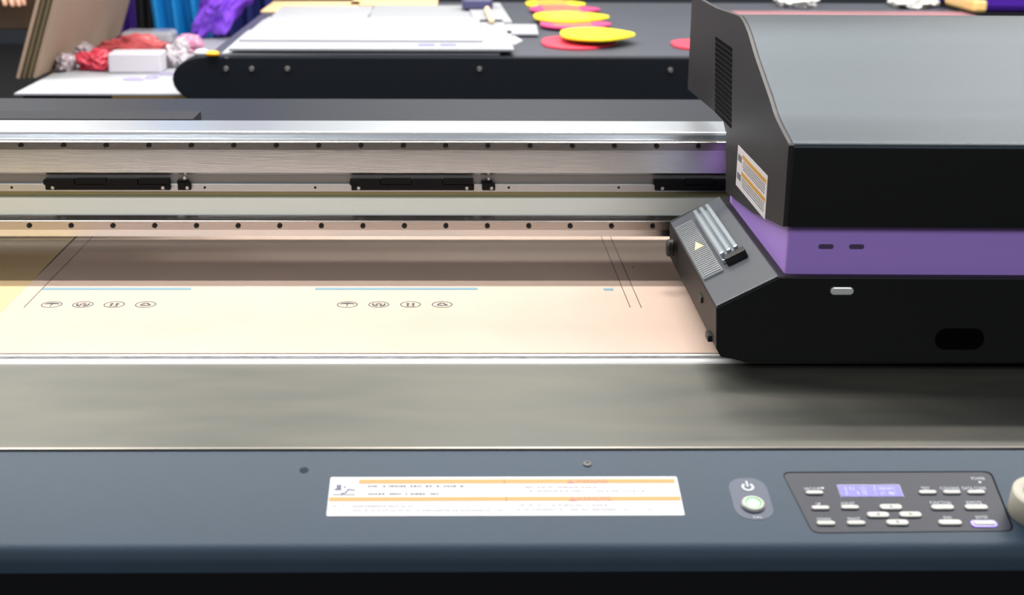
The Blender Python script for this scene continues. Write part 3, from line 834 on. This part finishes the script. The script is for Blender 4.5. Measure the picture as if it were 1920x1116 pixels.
# dark tool and wooden stick lying over the back right corner
p = atz(895, 14, zz + .02)
tag(build('cutting_tool', prismbm(rrect(-.05, .05, -.03, .10, .02), 0, .03, 'z'), mat('navy_tool', (0.05, 0.05, 0.13), 0.4), None, (0, 0, 0), bevel=.006), 'dark navy tool on the back corner of the white boards', 'tool')
o = bpy.data.objects['cutting_tool']; o.location = (p.x, p.y, zz + .0166)
p = atz(922, 24, zz + .05); q = atz(905, -6, zz + .03)
bm = lathe(B(), [(0, 0), (.008, .004), (.009, .36), (.004, .40), (0, .401)], 12)
o = build('wooden_stick', bm, mat('pale_wood', (0.80, 0.58, 0.36), 0.5), None, (0, 0, 0), smooth=True)
o.location = (p.x, p.y, zz + .027); d = Vector((q.x - p.x, (q.y - p.y), .0)).normalized()
o.rotation_euler = d.to_track_quat('Z', 'Y').to_euler()
tag(o, 'pale wooden stick resting across the corner of the white boards', 'stick')

# coloured foam cutouts
def leaf(name, px0, px1, py, hpx, col, lbl, lvl=0, tip=0.75, centre=None):
    z = SZ + 0.001 + 0.0065 * lvl
    A, Bq = atz(px0, py, z), atz(px1, py, z)
    hd = (atz(840, py - hpx / 2, z).y - atz(840, py + hpx / 2, z).y) / 2
    L = Bq.x - A.x; pts = []
    N = 24
    for k in range(N):                     # blunt left end, drawn-out right end
        t = 2 * math.pi * k / N; c, s = math.cos(t), math.sin(t)
        wd = 1.0 if c < 0 else (1 - 0.55 * c ** 1.5)
        pts.append((L / 2 * c, hd * (1 if s > 0 else -1) * abs(s) ** 0.7 * wd))
    cx, cyy = (A.x + Bq.x) / 2, A.y
    bm = B(); prism(bm, pts, 0, 0.006, 'z'); xform(bm, T(cx, cyy, z) @ RZ(-2.5))
    o = build(name, bm, mat(name + str(col), col, 0.45), None, (cx, cyy, z), bevel=.001)
    if centre:
        bm = B()
        for k in range(4):
            yy = -hd * .6 + k * hd * .36
            prism(bm, rrect(-L * .32, L * .22, yy, yy + hd * .2, hd * .08, 3), 0.006, 0.0066, 'z')
        xform(bm, T(cx, cyy, z) @ RZ(-2.5)); build('printed_stripes', bm, mat('stripe' + str(centre), centre, 0.5), o)
    tag(o, lbl, 'cutout', 'coloured foam cutouts in a row')
YEL, PNK, RED, ORG_ = (0.75, 0.62, 0.0), (0.55, 0.04, 0.18), (0.62, 0.03, 0.07), (0.62, 0.20, 0.06)
leaf('foam_cutout', 985, 1098, 9, 15, YEL, 'pale yellow cutout at the far end of the coloured row', 0, centre=ORG_)
leaf('foam_cutout', 993, 1125, 19, 14, PNK, 'magenta cutout second from the far end of the row', 1, centre=ORG_)
leaf('foam_cutout', 1000, 1142, 33, 19, YEL, 'yellow orange-striped cutout in the middle of the coloured row', 2, centre=ORG_)
leaf('foam_cutout', 1012, 1146, 47, 17, PNK, 'magenta cutout with orange stripes touching the plain yellow one', 1, centre=ORG_)
leaf('foam_cutout', 1050, 1190, 66, 24, YEL, 'plain bright yellow cutout overlapping the red one', 3)
leaf('foam_cutout', 1015, 1155, 82, 25, RED, 'plain red cutout nearest the front edge of the second printer', 0)
leaf('foam_cutout', 1259, 1400, 86, 20, RED, 'red cutout mostly hidden behind the carriage', 0)

# long dusty red strip, white bags and a purple pack beyond the carriage
A, Bq = atz(1390, 31, SZ + .004), atz(1835, 31, SZ + .004)
o = build('fabric_strip', boxbm(A.x, Bq.x, A.y, atz(840, 19, SZ + .004).y, SZ + .001, SZ + .004), mat('dusty_red', (0.26, 0.12, 0.14), 0.7, var=0.15, vscale=5), None, (A.x, A.y, SZ))
tag(o, 'long dusty red fabric strip lying flat beyond the carriage', 'fabric strip')
def lump(name, px, py, wpx, h, dy, m, lbl, cat, group=None, z=SZ, seed=1, rough=0.35, squash=1.0, sub=5, on=0.001, sharp=2.5):
    p = atz(px, py, z); sc_ = (p - EYE).length / F
    bm = B(); bmesh.ops.create_icosphere(bm, subdivisions=sub, radius=1)
    for v in bm.verts:
        n1 = noise.noise(v.co * 1.6 + Vector((seed * 7.3, 0, 0))); n2 = noise.noise(v.co * 4.5 + Vector((0, seed * 3.1, 0)))
        n3 = abs(noise.noise(v.co * sharp + Vector((0, 0, seed * 5.7)))) + .45 * abs(noise.noise(v.co * sharp * 2.7 + Vector((seed, 0, 0)))) + .25 * abs(noise.noise(v.co * sharp * 6 + Vector((0, seed, 0))))
        v.co *= 1 + rough * (n1 * .9 + n2 * .35 - n3 * .6)
    zmin = min(v.co.z for v in bm.verts)
    for v in bm.verts: v.co.z = max(v.co.z, -0.55)
    hx = wpx * sc_ / 2
    zs_ = [v.co.z for v in bm.verts]; a0, a1 = min(zs_), max(zs_)
    for v in bm.verts:
        v.co = Vector((v.co.x * hx, v.co.y * dy, (v.co.z - a0) / (a1 - a0) * h))
    xform(bm, T(p.x, p.y + dy * .8, z + on))
    o = build(name, bm, m, None, (p.x, p.y + dy * .8, z + on), smooth=True)
    return tag(o, lbl, cat, group)
M_bag = mat('white_plastic_bag', (0.86, 0.86, 0.84), 0.3)
lump('plastic_bag', 1500, 16, 70, .06, .10, M_bag, 'crumpled white bag nearer the middle, beyond the carriage', 'bag', 'white bags beyond the carriage', seed=2, rough=.5)
lump('plastic_bag', 1722, 17, 84, .06, .10, M_bag, 'crumpled white bag beside the purple pack, beyond the carriage', 'bag', 'white bags beyond the carriage', seed=5, rough=.5)
p = atz(1826, 31, SZ); q = atz(1990, 31, SZ)
pk = empty('purple_pack', (p.x, p.y, SZ), 'dark purple and yellow pack on a black tray at the top right corner', 'pack')
build('tray', boxbm(p.x, q.x, p.y, p.y + .5, SZ + .001, SZ + .010), M_black, pk)
bm = boxbm(p.x + .01, q.x, p.y + .03, p.y + .45, SZ + .0105, SZ + .12)
bb = build('wrapped_stack', bm, mat('deep_purple_film', (0.05, 0.01, 0.25), 0.3), pk, bevel=.02)
bm = boxbm(p.x + .002, p.x + .05, p.y + .022, p.y + .3, SZ + .0104, SZ + .05); build('yellow_fold', bm, mat('ochre_film', (0.75, 0.5, 0.18), 0.4), pk, bevel=.01)

# ------------------------------------------------------------------ side table at the left with goods
LZ = zc(-0.5535)
fL, fR = atz(26, 175.5, LZ), atz(345, 178, LZ)
lt = empty('side_table', (fL.x + .4, fL.y, 0), 'black side table with plywood edge at the left behind the gantry', 'table')
build('table_top', boxbm(fL.x + .02, xe + .06, fL.y + .01, fL.y + 1.3, LZ - .05, LZ - .0045), M_black, lt)
mid = atz(206, 178, LZ)
build('plywood_edge', boxbm(mid.x, xe + .06, fL.y + .004, fL.y + .012, LZ - .05, LZ - .0047), mat('ply_edge', (0.52, 0.33, 0.11), 0.6, var=.2, vscale=20), lt)
for a in (fL.x + .06, xe - .05):
    for b in (fL.y + .08, fL.y + 1.2):
        build('leg', boxbm(a - .02, a + .02, b - .02, b + .02, 0, LZ - .05), M_black, lt)
ws = build('white_sheet', boxbm(fL.x, xe + .07, fL.y, fL.y + 1.25, LZ - .0042, LZ), M_foam, None, (fL.x, fL.y, LZ - .01))
tag(ws, 'large white board covering the left side table', 'board')

# leaning cardboard panels (stand on the floor of the table, faces to the right)
M_card = mat('brown_card', (0.30, 0.215, 0.15), 0.7, var=0.10, vscale=2.5)
M_cedge = mat('card_edge', (0.12, 0.09, 0.045), 0.8)
base0 = atz(70, 150, LZ); base1 = atz(200, 82, LZ)
ph = 0.62
lean = math.radians(19)
for i in range(4):
    bx = base0.x - 0.004 - i * 0.0135
    th = 0.009
    bm = boxbm(-th, 0, 0, base1.y - base0.y + .2, 0, ph)
    xform(bm, T(bx, base0.y - i * .004, LZ + .0045) @ RY(math.degrees(lean)))
    o = build('cardboard_panel', bm, [M_card if i in (0,) else M_cedge, M_card] if False else (M_card if i in (0, 3) else M_cedge), None, (bx, base0.y - i * .004, LZ + .002))
    tag(o, ['tall brown card panel, the one whose wide face shows', 'thin dark card panel directly behind the wide brown one', 'thin dark card panel third from the wide brown face', 'outermost pale card panel at the left of the leaning set'][i], 'cardboard panel', 'card panels leaning on the side table')

# goods: red plastic packs, clear bags, a white box
M_redp = mat('red_plastic', (0.62, 0.05, 0.09), 0.25)
M_redd = mat('dull_red_plastic', (0.50, 0.08, 0.09), 0.3)
M_clear = mat('clear_wrap', (0.36, 0.30, 0.33), 0.12, spec=0.8)
M_pinkw = mat('pink_wrap', (0.68, 0.30, 0.45), 0.2)
lump('red_pack', 172, 134, 72, .06, .055, M_redp, 'bright red plastic pack at the front left of the goods', 'pack', 'red plastic packs', z=LZ, seed=3, rough=.4)
lump('red_pack', 253, 108, 140, .07, .05, M_redd, 'long dull red pack lying behind the white carton', 'pack', 'red plastic packs', z=LZ, seed=4, rough=.35)
lump('clear_bag', 118, 136, 36, .05, .05, M_clear, 'crinkled clear bag between the card panels and bright red pack', 'bag', 'clear plastic bags', z=LZ, seed=11, rough=.5)
lump('clear_bag', 150, 114, 52, .05, .05, M_clear, 'crinkled clear bag left of the long dull red pack', 'bag', 'clear plastic bags', z=LZ, seed=12, rough=.5)
lump('clear_bag', 330, 128, 46, .085, .045, mat('white_wrap', (0.50, 0.46, 0.50), 0.15), 'white crumpled bag against the rounded printer end', 'bag', 'clear plastic bags', z=LZ, seed=13, rough=.45)
lump('pink_bag', 350, 100, 56, .055, .07, M_pinkw, 'pink film bag behind the white crumpled bag', 'bag', z=LZ, seed=14, rough=.4)
wa, wb_ = atz(204, 138, LZ), atz(303, 138, LZ)
bx_ = build('white_box', boxbm(wa.x, wb_.x, wa.y, wa.y + .10, LZ + .001, LZ + .055), mat('white_card', (0.58, 0.56, 0.62), 0.5), None, (wa.x, wa.y, LZ), bevel=.004)
bx_.rotation_euler = (0, 0, math.radians(2)); tag(bx_, 'plain white carton in front of the red packs', 'box')
a_, b_2 = atz(226, 84, LZ), atz(322, 84, LZ)
o = build('flat_pack', boxbm(a_.x, b_2.x, a_.y, a_.y + .12, LZ + .001, LZ + .04), mat('pale_film', (0.40, 0.40, 0.44), 0.1, spec=.8), None, (a_.x, a_.y, LZ), bevel=.012)
tag(o, 'flat shiny pale pack at the back of the goods', 'pack')
for i, (px, py) in enumerate(((285, 146), (312, 140), (250, 150))):
    p = atz(px, py, LZ)
    bm = B(); ring(bm, 0, 0, .016, .019, 0, .003, 24); 
    for v in bm.verts: v.co.y *= 1.5
    xform(bm, T(p.x, p.y, LZ + .0012) @ RZ(40 * i))
    tag(build('loose_tie', bm, mat('lilac_tie', (0.45, 0.40, 0.62), 0.4), None, (p.x, p.y, LZ)), ['lilac plastic loop in the middle of the white sheet', 'lilac plastic loop nearest the rounded printer end', 'lilac plastic loop farthest left on the white sheet'][i], 'loop', 'plastic loops on the white sheet')

# bags and cloth behind
def drape(name, px0, px1, pyb, y, ztop, m, lbl, cat, amp=.03, seed=1, dx_top=0.0):
    a, b = aty(px0, pyb, y), aty(px1, pyb, y)
    bm = B(); nx, nz = 36, 14; g_ = []
    for sgn in (0, 1):
        rows = []
        for j in range(nz + 1):
            t = j / nz; row = []
            for i in range(nx + 1):
                s = i / nx
                yy = y + amp * math.sin(s * 21 + seed + 1.5 * t) * .6 + amp * noise.noise(Vector((s * 4, t * 3, seed))) + (0.02 if sgn else 0) + .0
                row.append(bm.verts.new((a.x + (b.x - a.x) * s + dx_top * t, yy, a.z + (ztop - a.z) * t)))
            rows.append(row)
        for j in range(nz):
            for i in range(nx): bm.faces.new((rows[j][i], rows[j][i + 1], rows[j + 1][i + 1], rows[j + 1][i]))
        g_.append(rows)
    F0, F1 = g_
    for j in range(nz):
        for i in (0, nx): bm.faces.new((F0[j][i], F0[j + 1][i], F1[j + 1][i], F1[j][i]))
    for i in range(nx):
        for j in (0, nz): bm.faces.new((F0[j][i], F0[j][i + 1], F1[j][i + 1], F1[j][i]))
    o = build(name, bm, m, None, (a.x, y, a.z), smooth=True)
    return tag(o, lbl, cat)
yb = yc(5.3)
drape('hanging_cloth', 205, 292, 220, yb + .30, 1.9, mat('indigo_cloth', (0.030, 0.004, 0.16), 0.7), 'dark indigo cloth hanging behind the side table', 'cloth', seed=2)
drape('black_cloth', 268, 316, 222, yb + .16, 1.9, mat('black_cloth', (0.006, 0.006, 0.010), 0.8), 'narrow black cloth between the indigo and blue ones', 'cloth', seed=5)
drape('blue_cloth', 312, 420, 224, yb + .0, 1.9, mat('blue_cloth', (0.0, 0.19, 0.50), 0.6), 'bright blue cloth hanging above the goods', 'cloth', amp=.05, seed=8, dx_top=-.12)
drape('navy_cloth', 405, 520, 224, yb + .45, 1.9, mat('navy_cloth', (0.006, 0.012, 0.12), 0.7), 'deep navy cloth behind the violet bag', 'cloth', amp=.04, seed=4)
# strap over the blue cloth
a = aty(408, -8, yb - .08); b = aty(372, 62, yb - .08)
bm = lathe(B(), [(0, 0), (.011, 0), (.011, (a - b).length), (0, (a - b).length)], 10)
o = build('black_strap', bm, M_black, None, (0, 0, 0)); o.location = b; o.rotation_euler = (a - b).to_track_quat('Z', 'Y').to_euler()
tag(o, 'black strap hanging across the blue cloth', 'strap')
# violet bag: slanting crumpled body
M_vio = mat('violet_plastic', (0.30, 0.09, 0.95), 0.28)
p0 = atz(392, 80, LZ); 
bm = B(); bmesh.ops.create_icosphere(bm, subdivisions=5, radius=1)
for v in bm.verts:
    c_ = v.co.copy()
    rr = 1 + .45 * noise.noise(c_ * 2.0 + Vector((3, 1, 7))) - .30 * abs(noise.noise(c_ * 3.7)) + .12 * noise.noise(c_ * 8)
    v.co = c_ * rr
xform(bm, T(p0.x + .055, p0.y + .13, LZ + .150) @ RY(36) @ Matrix.Diagonal((.070, .09, .18, 1)))
for v in bm.verts: v.co.z = max(v.co.z, LZ + .002)
o = build('violet_bag', bm, M_vio, None, (p0.x + .03, p0.y + .13, LZ + .002), smooth=True)
tag(o, 'crumpled bright violet bag leaning by the second printer', 'bag')

# ------------------------------------------------------------------ person at the far left
py_ = yc(4.75)
pe = bpy.data.meshes.new('person')
vs = [(-1.75, 0, .92), (-1.74, -.02, 1.12), (-1.72, -.06, 1.34), (-1.71, -.08, 1.48), (-1.70, -.10, 1.60), (-1.70, -.12, 1.70),
      (-1.55, -.05, 1.40), (-1.50, -.10, 1.15), (-1.40, -.28, 1.06),
      (-1.90, -.05, 1.40), (-1.96, -.08, 1.12), (-1.86, -.28, 1.0),
      (-1.66, 0, .88), (-1.64, -.05, .48), (-1.63, 0, .08), (-1.84, 0, .88), (-1.85, -.04, .48), (-1.86, 0, .08),
      (-1.63, -.14, .045), (-1.86, -.14, .045)]
es = [(0, 1), (1, 2), (2, 3), (3, 4), (4, 5), (2, 6), (6, 7), (7, 8), (2, 9), (9, 10), (10, 11), (0, 12), (12, 13), (13, 14), (0, 15), (15, 16), (16, 17), (14, 18), (17, 19)]
rad = [.15, .14, .15, .058, .095, .09, .062, .045, .034, .062, .045, .034, .095, .065, .048, .095, .065, .048, .042, .042]
pe.from_pydata([(x, y, z) for x, y, z in vs], es, [])
po = bpy.data.objects.new('person', pe); C.objects.link(po); po.location = (0.02, py_, 0)
po.modifiers.new('skin', 'SKIN')
for i, r in enumerate(rad): pe.skin_vertices[0].data[i].radius = (r, r * (.75 if i < 3 else 1))
pe.skin_vertices[0].data[0].use_root = True
po.modifiers.new('sub', 'SUBSURF').levels = 2; po.modifiers['sub'].render_levels = 2
M_skin = mat('skin', (0.52, 0.29, 0.20), 0.5); M_dark = mat('dark_clothes', (0.012, 0.012, 0.018), 0.8)
bpy.context.view_layer.update()
me2 = bpy.data.meshes.new_from_object(po.evaluated_get(bpy.context.evaluated_depsgraph_get()))
po.modifiers.clear(); po.data = me2
me2.materials.clear(); me2.materials.append(M_dark); me2.materials.append(M_skin)
for p in me2.polygons:
    p.use_smooth = True; c = p.center
    if c.z > 1.47 or (c.y < -.24 and .9 < c.z < 1.2): p.material_index = 1
tag(po, 'person in dark clothes standing beside the wooden chair, hand by the card panels', 'person')
def hand(base, d, parent, s=1.0):
    bm = B()
    me = bpy.data.meshes.new('h'); V_, E_, R_ = [], [], []
    def chain(pts, rs, root=None):
        i0 = len(V_)
        for p in pts: V_.append(p)
        R_.extend(rs)
        if root is not None: E_.append((root, i0))
        for k in range(len(pts) - 1): E_.append((i0 + k, i0 + k + 1))
        return i0
    d = d.normalized(); up_ = Vector((0, 0, 1)); sd = d.cross(up_).normalized(); dn = sd.cross(d)
    chain([base, base + d * .05, base + d * .085], [.026, .034, .030])
    for k, L in enumerate((.060, .072, .068, .052)):
        o_ = sd * (-.027 + .018 * k)
        st = base + d * .09 + o_
        chain([st, st + d * L * .45 - dn * .004, st + d * L * .75 - dn * .018, st + d * L * .9 - dn * .034], [.0095, .009, .0085, .0075], 2)
    st = base + d * .035 - sd * .032
    chain([st, st + d * .03 - sd * .018, st + d * .055 - sd * .022 - dn * .012], [.012, .011, .009], 1)
    me.from_pydata([tuple(v) for v in V_], E_, [])
    o = bpy.data.objects.new('hand', me); C.objects.link(o)
    o.modifiers.new('s', 'SKIN')
    for i, r in enumerate(R_): me.skin_vertices[0].data[i].radius = (r, r * .8)
    me.skin_vertices[0].data[0].use_root = True
    o.modifiers.new('sub', 'SUBSURF').levels = 1; o.modifiers['sub'].render_levels = 1
    o.data.materials.append(M_skin); o.parent = parent
    return o
hand(Vector((-1.40, -.28, 1.06)), Vector((.5, -.75, -.1)), po)
hand(Vector((-1.86, -.28, 1.0)), Vector((.3, -.8, -.2)), po)
bm = B(); bmesh.ops.create_icosphere(bm, subdivisions=3, radius=1)
for v in bm.verts:
    if v.co.z < -.1: v.co.z = -.1 + (v.co.z + .1) * .3
xform(bm, T(-1.68, py_ - .085, 1.70) @ Matrix.Diagonal((.10, .115, .125, 1)))
build('hair', bm, mat('dark_hair', (0.015, 0.01, 0.008), 0.6), None, (0, 0, 0), smooth=True)
h = bpy.data.objects['hair']; h.parent = po; h.location = Vector((0, 0, 0)) - Vector(po.location)
# stool with timber back post beside the person
sy = yc(4.2)
a = aty(32, 95, sy)
sto = empty('wooden_chair', (a.x, sy, 0), 'plain brown wooden chair beside the person at the far left', 'chair')
M_wood = mat('chair_wood', (0.045, 0.026, 0.014), 0.5, var=.2, vscale=12, stretch=(3, 3, .4))
build('seat', boxbm(a.x - .40, a.x + .02, sy, sy + .4, .44, .47), M_wood, sto, bevel=.006)
for xx in (a.x - .40, a.x - .022):
    for yy in (sy, sy + .36):
        build('leg', boxbm(xx, xx + .04, yy, yy + .04, 0, .44), M_wood, sto, bevel=.004)
for xx in (a.x - .40, a.x - .022):
    build('back_post', boxbm(xx, xx + .045, sy + .36, sy + .40, .471, 1.10), M_wood, sto, bevel=.004)
build('back_rail', boxbm(a.x - .355, a.x - .022, sy + .365, sy + .395, .92, 1.05), M_wood, sto, bevel=.004)
